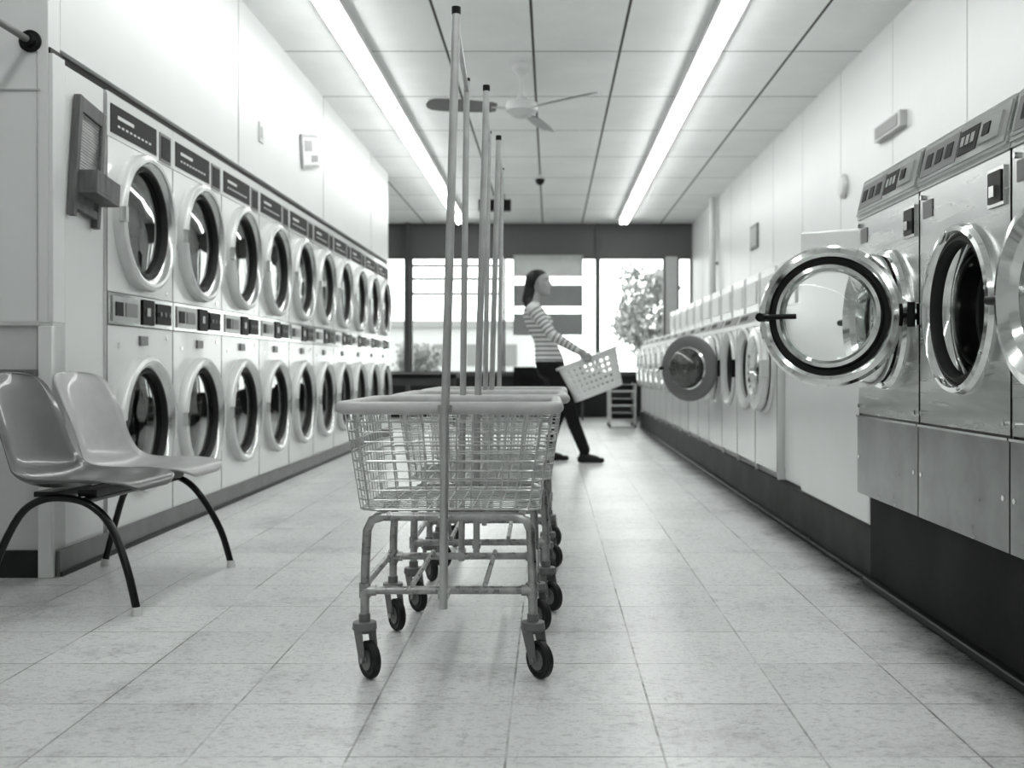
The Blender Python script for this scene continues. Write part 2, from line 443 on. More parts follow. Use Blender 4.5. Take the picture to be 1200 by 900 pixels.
# ---------------------------------------------------------------- stacked dryers
def dryer_mesh():
    b = MB(); w = .786; d = -.85; h = 2.10
    RC = .262
    for z0, z1, cz in ((.105, 1.04, .57), (1.195, 1.895, 1.55)):
        b.holepanel(0, 0, w, z0, z1, w/2, cz, RC, 'enamel')
        b.lathe((0, w/2, cz), (1, 0, 0), [(.330, .0), (.334, .030), (.326, .050), (.310, .058), (.296, .054)], 'ringw', 64)
        b.lathe((0, w/2, cz), (1, 0, 0), [(.296, .054), (.288, .050), (.272, .034), (.262, .012), (.262, -.02)], 'ringm', 64)
        b.lathe((0, w/2, cz), (1, 0, 0), [(.266, .022), (.261, .030), (.252, .028), (.247, .015), (.247, -.01)], 'rubber', 64)
        b.lathe((0, w/2, cz), (1, 0, 0), [(.248, -.002), (.20, .004), (.12, .008), (.001, .010)], 'glassd', 48)
        b.lathe((0, w/2, cz), (-1, 0, 0), [(.262, .01), (.257, .05), (.250, .08)], 'enamel', 48)
        b.lathe((0, w/2, cz), (-1, 0, 0), [(.250, .08), (.30, .10), (.30, .70), (.001, .71)], 'drum', 48)
        for q in range(3):
            a = q*2*pi/3+.5
            T = Matrix.Translation((0, w/2, cz)) @ Matrix.Rotation(a, 4, 'X')
            b.box(-.68, -.12, -.02, .02, .22, .30, 'drum', T)
        b.box(0, .045, w/2+.315, w/2+.345, cz-.09, cz-.05, 'chrome'); b.box(0, .045, w/2+.315, w/2+.345, cz+.05, cz+.09, 'chrome')
        b.box(.035, .062, w/2-.335, w/2-.305, cz-.035, cz+.035, 'chrome')
    b.box(d, -.001, 0, .004, 0, h, 'enamel'); b.box(d, -.001, w-.004, w, 0, h, 'enamel')
    b.box(d, -.001, .004, w-.004, h-.01, h, 'enamel'); b.box(d, d+.01, .004, w-.004, 0, h-.01, 'enamel')
    b.box(-.001, .0012, 0, .006, .105, h-.01, 'midgrey')
    b.box(-.03, -.012, 0, w, 0, .105, 'trim')
    b.box(-.02, .004, .006, w-.006, 1.045, 1.19, 'chrome')
    b.box(.004, .010, .04, .34, 1.06, 1.175, 'steeld'); b.box(.010, .013, .07, .15, 1.085, 1.15, 'label'); b.box(.010, .013, .18, .31, 1.085, 1.15, 'midgrey')
    b.box(.004, .012, .38, .52, 1.055, 1.18, 'label'); b.box(.012, .016, .42, .46, 1.10, 1.14, 'steeld')
    b.box(.004, .010, .56, .75, 1.065, 1.17, 'label')
    for yy in (.60, .66, .72): b.cyl((.010, yy, 1.118), (.016, yy, 1.118), .012, 'midgrey', 12)
    b.box(-.02, .002, 0, w, 1.897, h-.01, 'enamel')
    b.box(.002, .006, .03, .56, 1.92, 2.05, 'label')
    b.box(.006, .0075, .10, .28, 1.992, 2.008, 'labeltxt')
    for i in range(9): b.box(.006, .0075, .10+.045*i, .125+.045*i, 1.955, 1.964, 'labeltxt')
    b.box(.002, .007, .60, .75, 1.905, 2.05, 'midgrey'); b.box(.007, .010, .615, .735, 1.92, 2.035, 'label')
    for yy, zz in ((.70, 1.0), (.12, .95), (.70, 1.23)):
        b.cyl((0, yy, zz), (.005, yy, zz), .012, 'chrome', 10)
    b.box(.0, .012, .35, .44, .955, 1.0, 'midgrey')
    return b.mesh('stack_dryer')
dm = dryer_mesh()
for i in range(10):
    place('stack_dryer', dm, 0, (XD, 4.54+.79*i, 0))
# ---------------------------------------------------------------- washboard on side panel
b = MB()
T = Matrix.Translation((-2.005, 4.325, 1.735)) @ Matrix.Rotation(math.radians(-7), 4, 'X')
b.box(.002, .032, -.125, -.095, -.27, .25, 'wood', T); b.box(.002, .032, .095, .125, -.27, .25, 'wood', T)
b.box(.002, .030, -.095, .095, .185, .25, 'wood', T); b.box(.002, .030, -.095, .095, -.10, -.075, 'wood', T); b.box(.002, .030, -.095, .095, -.235, -.20, 'wood', T)
b.box(.004, .012, -.095, .095, -.20, -.10, 'wood', T)
for i in range(20):
    z = -.068+i*.013
    b.cyl(T @ Vector((.016, -.095, z)), T @ Vector((.016, .095, z)), .006, 'zinc', 8)
b.box(.032, .11, -.10, .125, -.17, -.155, 'wood', T); b.box(.098, .11, -.10, .125, -.155, -.07, 'wood', T)
b.box(.032, .098, -.10, -.088, -.155, -.07, 'wood', T); b.box(.032, .098, .113, .125, -.155, -.07, 'wood', T)
b.obj('washboard', .002)
b = MB(); b.lathe((-2.10, 4.068, 2.165), (0, -1, 0), [(.001, 0), (.045, 0), (.045, .008), (.028, .012), (.026, .035), (.014, .036)], 'black', 24)
b.tube([(-2.10, 4.06, 2.165), (-2.10, 2.2, 2.165)], .014, 'midgrey', 12)
b.lathe((-2.10, 2.2, 2.165), (0, -1, 0), [(.016, -.01), (.016, .004), (.001, .006)], 'black', 12)
b.tube([(-2.10, 2.5, 2.17), (-2.10, 2.5, ZC)], .008, 'midgrey', 8)
b.obj('clothes_rail')
b = MB(); b.box(-2.03, -2.02, 7.0, 7.10, 2.42, 2.56, 'fanwhite'); b.box(-2.02, -2.015, 7.03, 7.07, 2.45, 2.53, 'trim'); b.obj('wall_outlet', .003)
b = MB(); T = Matrix.Translation((-2.024, 8.46, 2.66)) @ Matrix.Rotation(math.radians(12), 4, 'X')
b.box(0, .010, -.3, .3, -.14, .14, 'paper', T); b.box(.010, .014, -.27, .27, -.11, .11, 'wall', T); b.box(.014, .016, -.22, .05, .0, .09, 'midgrey', T); b.box(.014, .016, .0, .24, -.09, -.03, 'midgrey', T); b.obj('wall_notice')

# ---------------------------------------------------------------- right plinths
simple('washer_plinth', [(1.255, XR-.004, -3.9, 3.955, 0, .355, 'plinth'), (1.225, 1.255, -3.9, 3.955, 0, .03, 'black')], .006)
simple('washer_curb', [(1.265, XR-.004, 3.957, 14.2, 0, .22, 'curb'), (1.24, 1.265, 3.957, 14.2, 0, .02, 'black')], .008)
b = MB()
vs = [(1.262, 3.98, .221), (1.262, 5.08, .221), (1.262, 5.08, 1.53), (1.262, 3.98, 1.40), (1.8, 3.98, .221), (1.8, 5.08, .221), (1.8, 5.08, 1.53), (1.8, 3.98, 1.40)]
b.add(vs, [(0, 1, 2, 3), (4, 7, 6, 5), (0, 3, 7, 4), (1, 5, 6, 2), (3, 2, 6, 7), (0, 4, 5, 1)], 'enamel2')
b.box(1.30, 1.8, 5.08, 5.585, .221, 1.19, 'enamel2')
b.obj('end_cabinet', .01)

# ---------------------------------------------------------------- large steel washers (front +X local)
def door_profile(b, c, n):
    n = Vector(n)
    b.lathe(c, n, [(.168, -.030), (.195, -.048), (.222, -.040), (.236, -.018), (.238, .004), (.228, .020), (.212, .026), (.200, .018)], 'chrome', 64)
    b.lathe(c, n, [(.200, .018), (.196, .004), (.180, .002), (.176, .012)], 'rubber', 64)
    b.lathe(c, n, [(.176, .012), (.172, .030), (.160, .034), (.150, .024), (.150, -.012), (.168, -.030)], 'chrome', 64)
    b.lathe(c, n, [(.150, .01), (.142, .035), (.12, .050), (.07, .058), (.001, .060)], 'glassc', 48)
def big_washer(closed):
    b = MB(); w = .655; hw = w/2; cz = 1.02; d = -.95; top = 1.58
    b.holepanel(0, -hw, hw, .668, 1.425, 0, cz, .205, 'steel')
    b.box(-.05, .006, -hw+.002, hw-.002, .358, .655, 'steeld')
    b.box(-.05, -.01, -hw, hw, .655, .668, 'black')
    b.box(-.02, .012, -hw+.002, hw-.002, .655, .662, 'chrome')
    b.box(d, -.001, -hw, -hw+.004, .358, 1.425, 'steel'); b.box(d, -.001, hw-.004, hw, .358, 1.425, 'steel')
    b.box(d, d+.01, -hw, hw, .358, 1.425, 'steel')
    b.box(-.001, .0015, hw-.005, hw, .358, 1.425, 'label')
    vs = [(.006, -hw, 1.425), (.006, hw, 1.425), (-.03, -hw, top), (-.03, hw, top), (-.45, -hw, 1.425), (-.45, hw, 1.425), (-.45, -hw, top), (-.45, hw, top)]
    b.add(vs, [(0, 1, 3, 2), (4, 6, 7, 5), (0, 4, 5, 1), (2, 3, 7, 6), (0, 2, 6, 4), (1, 5, 7, 3)], 'steel')
    b.box(d, -.45, -hw, hw, 1.425, 1.44, 'steel')
    T = Matrix.Translation((-.012, 0, 1.5025)) @ Matrix.Rotation(-math.atan2(.036, .155), 4, 'Y')
    b.box(.0, .010, -hw+.01, hw-.01, -.068, .072, 'chrome', T)
    b.box(.010, .013, -hw+.02, hw-.02, -.056, .060, 'steeld', T)
    b.box(.013, .015, -hw+.03, -.02, -.045, .048, 'midgrey', T)
    b.box(.013, .015, -.01, .12, -.035, .040, 'label', T)
    for i in range(3):
        b.box(.015, .017, -hw+.06+i*.08, -hw+.11+i*.08, -.02, .025, 'label', T)
    for i in range(3): b.box(.015, .017, .005+i*.035, .03+i*.035, -.01, .02, 'chrome', T)
    b.box(.013, .022, .15, .28, -.035, .035, 'chrome', T)
    b.box(.022, .024, .17, .215, -.015, .02, 'label', T)
    b.box(0, .008, hw-.13, hw-.03, 1.285, 1.39, 'chrome')
    b.box(.008, .012, hw-.12, hw-.04, 1.295, 1.38, 'black'); b.box(.012, .02, hw-.095, hw-.065, 1.31, 1.34, 'chrome')
    b.box(0, .003, -hw+.03, -hw+.11, 1.33, 1.385, 'midgrey')
    c = (0, 0, cz)
    b.lathe(c, (1, 0, 0), [(.252, .0), (.254, .012), (.246, .026), (.232, .030), (.222, .020), (.218, .004)], 'chrome', 64)
    b.lathe(c, (1, 0, 0), [(.218, .004), (.212, .012), (.204, .016), (.196, .006), (.193, -.02)], 'rubber', 64)
    b.lathe(c, (-1, 0, 0), [(.193, .02), (.186, .03), (.180, .05), (.184, .09), (.180, .12)], 'chrome', 48)
    b.lathe(c, (-1, 0, 0), [(.181, .12), (.172, .125), (.170, .14)], 'rubber', 48)
    b.lathe(c, (-1, 0, 0), [(.170, .14), (.176, .15), (.215, .17), (.215, .50), (.16, .53), (.10, .515), (.001, .51)], 'drumb', 48)
    for q in range(3):
        a = q*2*pi/3+.3; T = Matrix.Translation(c) @ Matrix.Rotation(a, 4, 'X')
        b.box(-.50, -.18, -.02, .02, .165, .215, 'ringm', T)
    for q in range(8):
        a = q*pi/4+.2; yy = .238*math.cos(a); zz = cz+.238*math.sin(a); b.cyl((.024, yy, zz), (.032, yy, zz), .006, 'ringm', 8)
    hy = -.285
    b.box(0, .03, hy-.02, hy+.035, cz-.035, cz+.035, 'chrome')
    b.cyl((.045, hy, cz-.04), (.045, hy, cz+.04), .013, 'black', 14)
    b.box(0, .03, .262, .29, cz-.03, cz+.03, 'steeld')
    for yy, zz in ((-hw+.03, .70), (hw-.03, .70), (-hw+.03, 1.40), (hw-.03, .50), (-hw+.03, .50)):
        b.cyl((0, yy, zz), (.011, yy, zz), .008, 'chrome', 10)
    if closed:
        door_profile(b, (.055, 0, cz), (-1, 0, 0))
        b.tube([(.045, hy, cz), (.095, hy+.03, cz), (.085, -.19, cz)], .012, 'black', 10)
        b.tube([(.08, .16, cz), (.105, .20, cz), (.10, .275, cz), (.05, .285, cz)], .011, 'black', 10)
    else:
        a = math.radians(27)
        dr = Vector((math.cos(a), -math.sin(a), 0)); nrm = Vector((math.sin(a), math.cos(a), 0))
        h = Vector((.045, hy, cz)); c2 = h+dr*.262
        door_profile(b, c2, nrm)
        b.tube([h, h+dr*.03-nrm*.03, h+dr*.09-nrm*.045], .012, 'black', 10)
        e = c2+dr*.225
        b.tube([e+nrm*.02, c2+dr*.175+nrm*.05, c2+dr*.10+nrm*.045], .009, 'black', 10)
        b.cyl(e+nrm*.01, e+nrm*.045, .015, 'black', 12)
    return b.mesh('front_load_washer')
wc = big_washer(True); wo = big_washer(False)
for i in range(6):
    place('steel_front_load_washer', wo if i == 1 else wc, 0, (1.215, 3.64-.66*i, 0), pi)

# ---------------------------------------------------------------- small white washers
def small_washer(openang=None, dark=False):
    b = MB(); w = .595; hw = w/2; z0 = .222; zt = 1.20; cz = .84
    b.holepanel(0, -hw, hw, z0+.04, 1.10, 0, cz, .19, 'enamel2')
    b.box(-.65, -.001, -hw, -hw+.004, z0, 1.10, 'enamel2'); b.box(-.65, -.001, hw-.004, hw, z0, 1.10, 'enamel2'); b.box(-.65, -.64, -hw+.004, hw-.004, z0, 1.1, 'enamel2')
    b.box(-.001, .0015, hw-.008, hw, z0+.04, 1.10, 'midgrey')
    b.box(-.05, -.02, -hw+.004, hw-.004, z0, z0+.04, 'midgrey')
    b.box(-.65, .008, -hw, hw, 1.10, 1.125, 'enamel2')
    vs = [(.004, -hw, 1.125), (.004, hw, 1.125), (-.03, -hw, zt), (-.03, hw, zt), (-.65, -hw, 1.125), (-.65, hw, 1.125), (-.65, -hw, zt), (-.65, hw, zt)]
    b.add(vs, [(0, 1, 3, 2), (4, 6, 7, 5), (0, 4, 5, 1), (2, 3, 7, 6), (0, 2, 6, 4), (1, 5, 7, 3)], 'enamel2')
    T = Matrix.Translation((-.013, 0, 1.1625)) @ Matrix.Rotation(-math.atan2(.034, .075), 4, 'Y')
    b.box(0, .004, -hw+.04, hw-.04, -.03, .03, 'midgrey', T); b.box(.004, .006, -hw+.08, 0, -.015, .015, 'label', T)
    b.box(-.62, -.40, -hw+.05, hw-.05, zt, 1.60, 'enamel2'); b.box(-.40, -.39, -hw+.10, hw-.10, 1.36, 1.54, 'trim')
    c = (0, 0, cz)
    b.lathe(c, (1, 0, 0), [(.262, 0), (.264, .012), (.252, .024), (.232, .022), (.215, .008), (.19, .0), (.185, -.04)], 'ringw', 48)
    b.lathe(c, (-1, 0, 0), [(.185, .04), (.17, .08), (.21, .1), (.21, .45), (.001, .46)], 'drumd', 36)
    b.lathe(c, (-1, 0, 0), [(.187, .015), (.165, .04), (.17, .08)], 'rubber', 36)
    def door(c2, n):
        b.lathe(c2, n, [(.17, -.03), (.20, -.035), (.238, -.025), (.248, .0), (.240, .015), (.215, .022), (.16, .02)], 'midgrey' if openang else 'ringw', 48)
        b.lathe(c2, n, [(.16, .02), (.15, .03), (.14, .02), (.15, -.02), (.17, -.03)], 'chrome', 48)
        b.lathe(c2, n, [(.145, .01), (.135, .07), (.10, .10), (.001, .115)], 'glassd', 36)
        b.lathe(c2, n, [(.145, .005), (.10, .0), (.001, -.01)], 'glassd', 36)
    hy = -.255
    b.cyl((.03, hy, cz-.06), (.03, hy, cz+.06), .014, 'black', 10)
    if openang:
        a = math.radians(openang); dr = Vector((math.cos(a), -math.sin(a), 0)); nrm = Vector((math.sin(a), math.cos(a), 0))
        h = Vector((.03, hy, cz)); c2 = h+dr*.262; door(c2, nrm)
        b.tube([h, h+dr*.03-nrm*.02, h+dr*.07-nrm*.03], .012, 'black', 8)
        b.cyl(c2+dr*.23, c2+dr*.23+nrm*.05, .014, 'black', 8)
    elif not dark:
        door((.045, 0, cz), Vector((-1, 0, 0)))
        b.box(.04, .08, .20, .25, cz-.05, cz+.05, 'chrome')
    return b.mesh('white_washer')
sc = small_washer(); so = small_washer(42); sd = small_washer(None, True)
for i in range(14):
    me = so if i == 2 else (sd if i in (1, ) else sc)
    place('white_front_load_washer', me, 0, (1.262, 5.90+.6*i, 0), pi)

# ---------------------------------------------------------------- right wall things
b = MB(); b.box(XR-.05, XR, 6.72, 7.26, 2.46, 2.57, 'trim'); b.box(XR-.055, XR-.05, 6.76, 7.22, 2.475, 2.555, 'midgrey'); b.obj('emergency_light', .01)
b = MB(); b.lathe((XR, 8.14, 2.31), (-1, 0, 0), [(.10, 0), (.10, .02), (.08, .04), (.001, .045)], 'fanwhite', 28); b.obj('wall_clock')
b = MB(); b.box(XR-.02, XR, 11.5, 11.9, 2.22, 2.5, 'midgrey'); b.box(XR-.025, XR-.02, 11.54, 11.86, 2.25, 2.47, 'paper'); b.obj('wall_sign')
b = MB(); b.cyl((XR-.08, 14.3, 0.), (XR-.08, 14.3, ZC-.001), .05, 'fanwhite', 16); b.box(XR-.1, XR, 14.28, 14.32, 2.3, 2.34, 'midgrey'); b.obj('vent_pipe')

# ---------------------------------------------------------------- laundry carts
def rrect(hx, y0, y1, z, r, n=5):
    pts = []
    for cx, cy, a0 in ((hx-r, y1-r, 0), (-hx+r, y1-r, 90), (-hx+r, y0+r, 180), (hx-r, y0+r, 270)):
        for i in range(n+1):
            a = math.radians(a0+90*i/n); pts.append((cx+r*math.cos(a), cy+r*math.sin(a), z))
    return pts
def cart_mesh(seed):
    rr = random.Random(seed); b = MB(); L = .62
    zr = .738
    b.tube(rrect(.300, -.01, L, zr, .06), .0175, 'vinylrim', 12, closed=True)
    def sec(t):
        return .287-.037*t, .005+.035*t, L-.015-.045*t, zr-.012-(zr-.012-.455)*t
    for t in (.10, .2, .3, .4, .5, .6, .7, .8, .9, 1.0):
        hx, y0, y1, z = sec(t); b.tube(rrect(hx, y0, y1, z, .05), .0022 if t not in (.5, 1.0) else .0038, 'cartwire', 6, closed=True)
    hxt, y0t, y1t, zt = sec(0); hxb, y0b, y1b, zb = sec(1)
    n = 11
    for i in range(n+1):
        f = -1+2*i/n
        xt, xb = f*(hxt-.03), f*(hxb-.03)
        b.tube([(xt, y0t, zt), (xb, y0b, zb), (xb, y1b, zb), (xt, y1t, zt)], .0024, 'cartwire', 6)
        yt = y0t+.03+(y1t-y0t-.06)*i/n; yb = y0b+.03+(y1b-y0b-.06)*i/n
        b.tube([(-hxt, yt, zt), (-hxb, yb, zb), (hxb, yb, zb), (hxt, yt, zt)], .0024, 'cartwire', 6)
    R = .0125
    for y in (.03, L-.09):
        b.tube([(-.232, y, .145), (-.230, y, .30), (-.225, y, .40), (-.212, y, .428), (-.18, y, .438), (.18, y, .438), (.212, y, .428), (.225, y, .40), (.230, y, .30), (.232, y, .145)], R, 'cartmetal', 12)
        b.cyl((-.231, y, .235), (.231, y, .235), R*.92, 'cartmetal', 12)
        for s in (-1, 1):
            b.cyl((s*.20, y-.001, .235), (s*.228, y-.001, .235), R*1.25, 'cartmetal', 12)
            b.cyl((s*.231, y, .215), (s*.231, y, .255), R*1.3, 'cartmetal', 12)
    for s in (-1, 1):
        b.cyl((s*.20, .03, .436), (s*.20, L-.09, .436), R*.85, 'cartmetal', 12)
        b.cyl((s*.231, .03, .250), (s*.231, L-.09, .250), R*.85, 'cartmetal', 12)
        b.cyl((s*.10, .03, .25), (s*.10, L-.09, .25), R*.6, 'cartmetal', 10)
    for sx in (-1, 1):
        for y in (.03, L-.09):
            a = math.radians(rr.uniform(-9, 9)) + (0.55 if y > .1 else 0.72)
            T = Matrix.Translation((sx*.232, y, 0)) @ Matrix.Rotation(a, 4, 'Z')
            def tp(x, yy, z): return T @ Vector((x, yy, z))
            b.lathe(tp(0, 0, .150), (0, 0, -1), [(.001, -.02), (.016, -.02), (.016, .0), (.032, .002), (.034, .02), (.026, .03), (.001, .032)], 'midgrey', 20)
            for s2 in (-1, 1):
                vs = [tp(s2*.019, -.024, .128), tp(s2*.019, .024, .128), tp(s2*.019, -.014, .036), tp(s2*.019, -.042, .05),
                      tp(s2*.0225, -.024, .128), tp(s2*.0225, .024, .128), tp(s2*.0225, -.014, .036), tp(s2*.0225, -.042, .05)]
                b.add(vs, [(0, 1, 2, 3), (4, 7, 6, 5), (0, 4, 5, 1), (1, 5, 6, 2), (2, 6, 7, 3), (3, 7, 4, 0)], 'midgrey')
            ax = (tp(1, 0, 0)-tp(0, 0, 0))
            c = tp(0, -.030, .0515)
            b.lathe(c, ax, [(.001, -.012), (.030, -.012), (.034, -.009), (.046, -.012), (.051, -.007), (.051, .007), (.046, .012), (.034, .009), (.030, .012), (.001, .012)], 'rubber', 32)
            b.lathe(c, ax, [(.001, -.0135), (.028, -.0125), (.001, -.0126)], 'midgrey', 24)
            b.cyl(c-ax*.026, c+ax*.026, .007, 'cartmetal', 10)
    b.tube([(-.008, -.038, .20), (-.004, -.036, .70), (.026, -.030, 1.80)], .0115, 'rackpole', 12)
    b.tube([(-.018, L+.012, .20), (-.014, L+.01, .70), (.002, L-.015, 1.80)], .0105, 'rackpole', 12)
    b.tube([(.026, -.030, 1.77), (.002, L-.015, 1.77)], .008, 'rackpole', 10)
    b.cyl((.026, -.030, 1.80), (.026, -.030, 1.82), .0125, 'black', 12); b.cyl((.002, L-.015, 1.80), (.002, L-.015, 1.81), .0115, 'black', 12)
    for y, x in ((-.030, -.004), (L+.012, -.014)):
        yy = -.012 if y < 0 else L
        b.box(x-.02, x+.02, min(y, yy), max(y, yy), .727, .747, 'cartmetal')
    b.box(-.022, .006, -.045, .03, .227, .243, 'cartmetal'); b.box(-.03, -.004, L-.09, L+.02, .227, .243, 'cartmetal')
    b.box(-.022, .006, -.045, .03, .431, .445, 'cartmetal')
    return b.mesh('laundry_cart')
for i, (x, y, r) in enumerate(((-.280, 2.745, 0), (-.247, 3.50, .01), (-.243, 4.255, -.012))):
    place('laundry_cart', cart_mesh(i+3), 0, (x, y, 0), r)

# ---------------------------------------------------------------- shell chairs (ganged pair sharing one leg frame)
def cr(P, n):
    Q = []
    for i in range(len(P)-1):
        p0, p1, p2, p3 = P[max(i-1, 0)], P[i], P[i+1], P[min(i+2, len(P)-1)]
        for q in range(n):
            t = q/n; Q.append(tuple(.5*((2*b_)+(c_-a_)*t+(2*a_-5*b_+4*c_-d_)*t*t+(3*b_-a_-3*c_+d_)*t**3) for a_, b_, c_, d_ in zip(p0, p1, p2, p3)))
    Q.append(P[-1]); return Q
def chair(loc, rot, shellmat, side):
    e = empty('shell_chair', loc, (0, 0, rot))
    P = [(.245, .415, .10, 0, 0), (.240, .432, .165, .0, 0), (.215, .445, .205, .004, 0), (.12, .440, .228, .02, 0), (.0, .425, .232, .035, 0), (-.10, .420, .232, .045, .01),
         (-.17, .445, .228, .04, .03), (-.215, .50, .215, .02, .05), (-.245, .58, .205, .0, .055), (-.275, .67, .208, 0, .05), (-.305, .76, .205, 0, .04), (-.322, .805, .18, 0, .03), (-.330, .825, .13, 0, .02), (-.331, .832, .06, 0, .01)]
    P = cr(P, 4); b = MB(); nv = 16; vs = []; fs = []
    for x, z, hw, sc_, bc in P:
        for j in range(nv+1):
            v = -1+2*j/nv; a = abs(v)**2.6
            vs.append((x+bc*a, v*hw, z+sc_*a))
    for i in range(len(P)-1):
        for j in range(nv): fs.append((i*(nv+1)+j, i*(nv+1)+j+1, (i+1)*(nv+1)+j+1, (i+1)*(nv+1)+j))
    b.add(vs, fs, shellmat); o = b.obj('shell', parent=e)
    s = o.modifiers.new('solid', 'SOLIDIFY'); s.thickness = .007; s.offset = -1
    b = MB()
    s_ = side; y = s_*.15; yo = s_*.185
    b.tube([(.275, yo, .02), (.235, yo-.01*s_, .16), (.165, y, .300), (.09, y, .372), (0, y, .395), (-.09, y, .385), (-.165, y, .33), (-.225, yo-.01*s_, .19), (-.275, yo, .02)], .0135, 'chairleg', 12, smooth=4)
    b.cyl((.276, yo, .0), (.275, yo, .03), .019, 'cap', 14, r2=.0155); b.cyl((-.276, yo, .0), (-.275, yo, .03), .019, 'cap', 14, r2=.0155)
    e0, e1 = (-.15, .228) if side < 0 else (-.228, .15)
    for xx in (.07, -.09):
        b.cyl((xx, e0, .386), (xx, e1, .386), .0125, 'chairleg', 10)
    b.box(.03, .10, -.12, .12, .396, .420, 'chairleg'); b.box(-.13, -.05, -.12, .12, .394, .412, 'chairleg')
    b.obj('legs', parent=e)
rc = math.radians(-4)
chair((-1.675, 3.645, 0), rc, 'chairgrey', -1)
chair((-1.643, 4.105, 0), rc, 'chairlight', 1)

# ---------------------------------------------------------------- far things
b = MB()
b.box(-2.9, -1.25, 13.4, 14.2, .70, .76, 'label')
for x in (-2.8, -1.35):
    for y in (13.5, 14.1): b.cyl((x, y, 0), (x, y, .70), .025, 'mull', 10)
b.box(-2.8, -1.35, 13.5, 13.53, .60, .70, 'mull'); b.box(-2.8, -1.35, 14.07, 14.1, .60, .70, 'mull')
b.obj('folding_table', .004)
b = MB()
for z in (.10, .30, .50):
    b.box(.83, 1.18, 14.0, 14.5, z, z+.025, 'mullw'); b.box(.86, 1.15, 14.03, 14.47, z+.025, z+.10, 'label')
for x in (.83, 1.18):
    for y in (14.0, 14.5): b.cyl((x, y, .05), (x, y, .62), .014, 'fanwhite', 8); b.lathe((x, y, .026), (1, 0, 0), [(.001, -.012), (.025, -.012), (.025, .012), (.001, .012)], 'rubber', 14)
b.obj('utility_cart')
for x in (-.6, .05):
    b = MB()
    b.box(x, x+.5, 15.9, 16.35, .42, .47, 'label'); b.box(x, x+.5, 16.33, 16.38, .47, .85, 'label')
    for xx in (x+.04, x+.46):
        for yy in (15.94, 16.31): b.cyl((xx, yy, 0), (xx, yy, .42), .014, 'mull', 8)
    b.obj('waiting_chair')

# ---------------------------------------------------------------- woman
W = empty('woman')
YW = 9.0
bones = []
geo = MB()
def capsule(p0, p1, r0, r1, lab, q=0., seg=14):
    p0 = Vector(p0)+Vector((0, YW, 0)); p1 = Vector(p1)+Vector((0, YW, 0))
    a, s, t = frame(p1-p0); vs = []; fs = []; rings = []
    for i in range(1, 5):
        w = -pi/2+i*pi/8; rings.append((p0+a*r0*math.sin(w), r0*math.cos(w)))
    for i in range(0, 4):
        w = i*pi/8; rings.append((p1+a*r1*math.sin(w), r1*math.cos(w)))
    for c, r in rings:
        for i in range(seg):
            w = 2*pi*i/seg; vs.append(c+(s*math.cos(w)+t*math.sin(w))*r)
    n = len(rings)
    for j in range(n-1):
        for i in range(seg): fs.append((j*seg+i, j*seg+(i+1) % seg, (j+1)*seg+(i+1) % seg, (j+1)*seg+i))
    fs.append(tuple(range(seg))); fs.append(tuple((n-1)*seg+i for i in range(seg)))
    geo.add(vs, fs, 'skin'); bones.append((p0, p1, r0, r1, lab, q))
def loft(rings, seg=28, mk='skin'):
    vs = []; fs = []
    for cx, cy, z, rx, ry in rings:
        for i in range(seg):
            w = 2*pi*i/seg; vs.append((cx+rx*math.cos(w), YW+cy+ry*math.sin(w), z))
    n = len(rings)
    for j in range(n-1):
        for i in range(seg): fs.append((j*seg+i, j*seg+(i+1) % seg, (j+1)*seg+(i+1) % seg, (j+1)*seg+i))
    fs.append(tuple(range(seg))); fs.append(tuple((n-1)*seg+i for i in range(seg)))
    geo.add(vs, fs, mk)
loft([(.01, 0, .80, .100, .15), (-.003, 0, .87, .130, .172), (-.010, 0, .93, .128, .172), (-.030, 0, 1.02, .108, .148), (-.050, 0, 1.09, .100, .136), (-.080, 0, 1.16, .108, .140),
      (-.105, 0, 1.24, .122, .150), (-.133, 0, 1.31, .114, .160), (-.150, 0, 1.37, .088, .158), (-.155, 0, 1.405, .060, .10), (-.150, 0, 1.44, .047, .06)])
for z0, z1, x0, x1, r, lab in ((.84, .95, .0, -.01, .15, 'pants'), (.96, 1.36, -.02, -.14, .13, 'shirt')):
    bones.append((Vector((x0, YW, z0)), Vector((x1, YW, z1)), r, r, lab, z0))
capsule((-.035, -.06, 1.25), (-.038, -.06, 1.225), .058, .056, 'shirt', 1.24); capsule((-.035, .06, 1.25), (-.038, .06, 1.225), .058, .056, 'shirt', 1.24)
capsule((-.050, -.08, .90), (-.035, -.08, .82), .083, .085, 'pants'); capsule((-.050, .08, .90), (-.035, .08, .82), .083, .085, 'pants')
capsule((-.15, 0, 1.40), (-.125, 0, 1.53), .052, .048, 'skin')
prof = [(1.482, -.060, -.020, .022), (1.492, -.085, -.004, .034), (1.505, -.120, .004, .046), (1.520, -.150, .006, .055), (1.540, -.168, .003, .062), (1.560, -.178, .006, .066),
        (1.580, -.186, .005, .069), (1.600, -.192, .002, .071), (1.618, -.195, -.002, .073), (1.635, -.196, .006, .075), (1.655, -.193, .003, .075), (1.675, -.185, -.008, .070), (1.692, -.168, -.028, .058), (1.704, -.142, -.055, .038), (1.710, -.12, -.08, .018)]
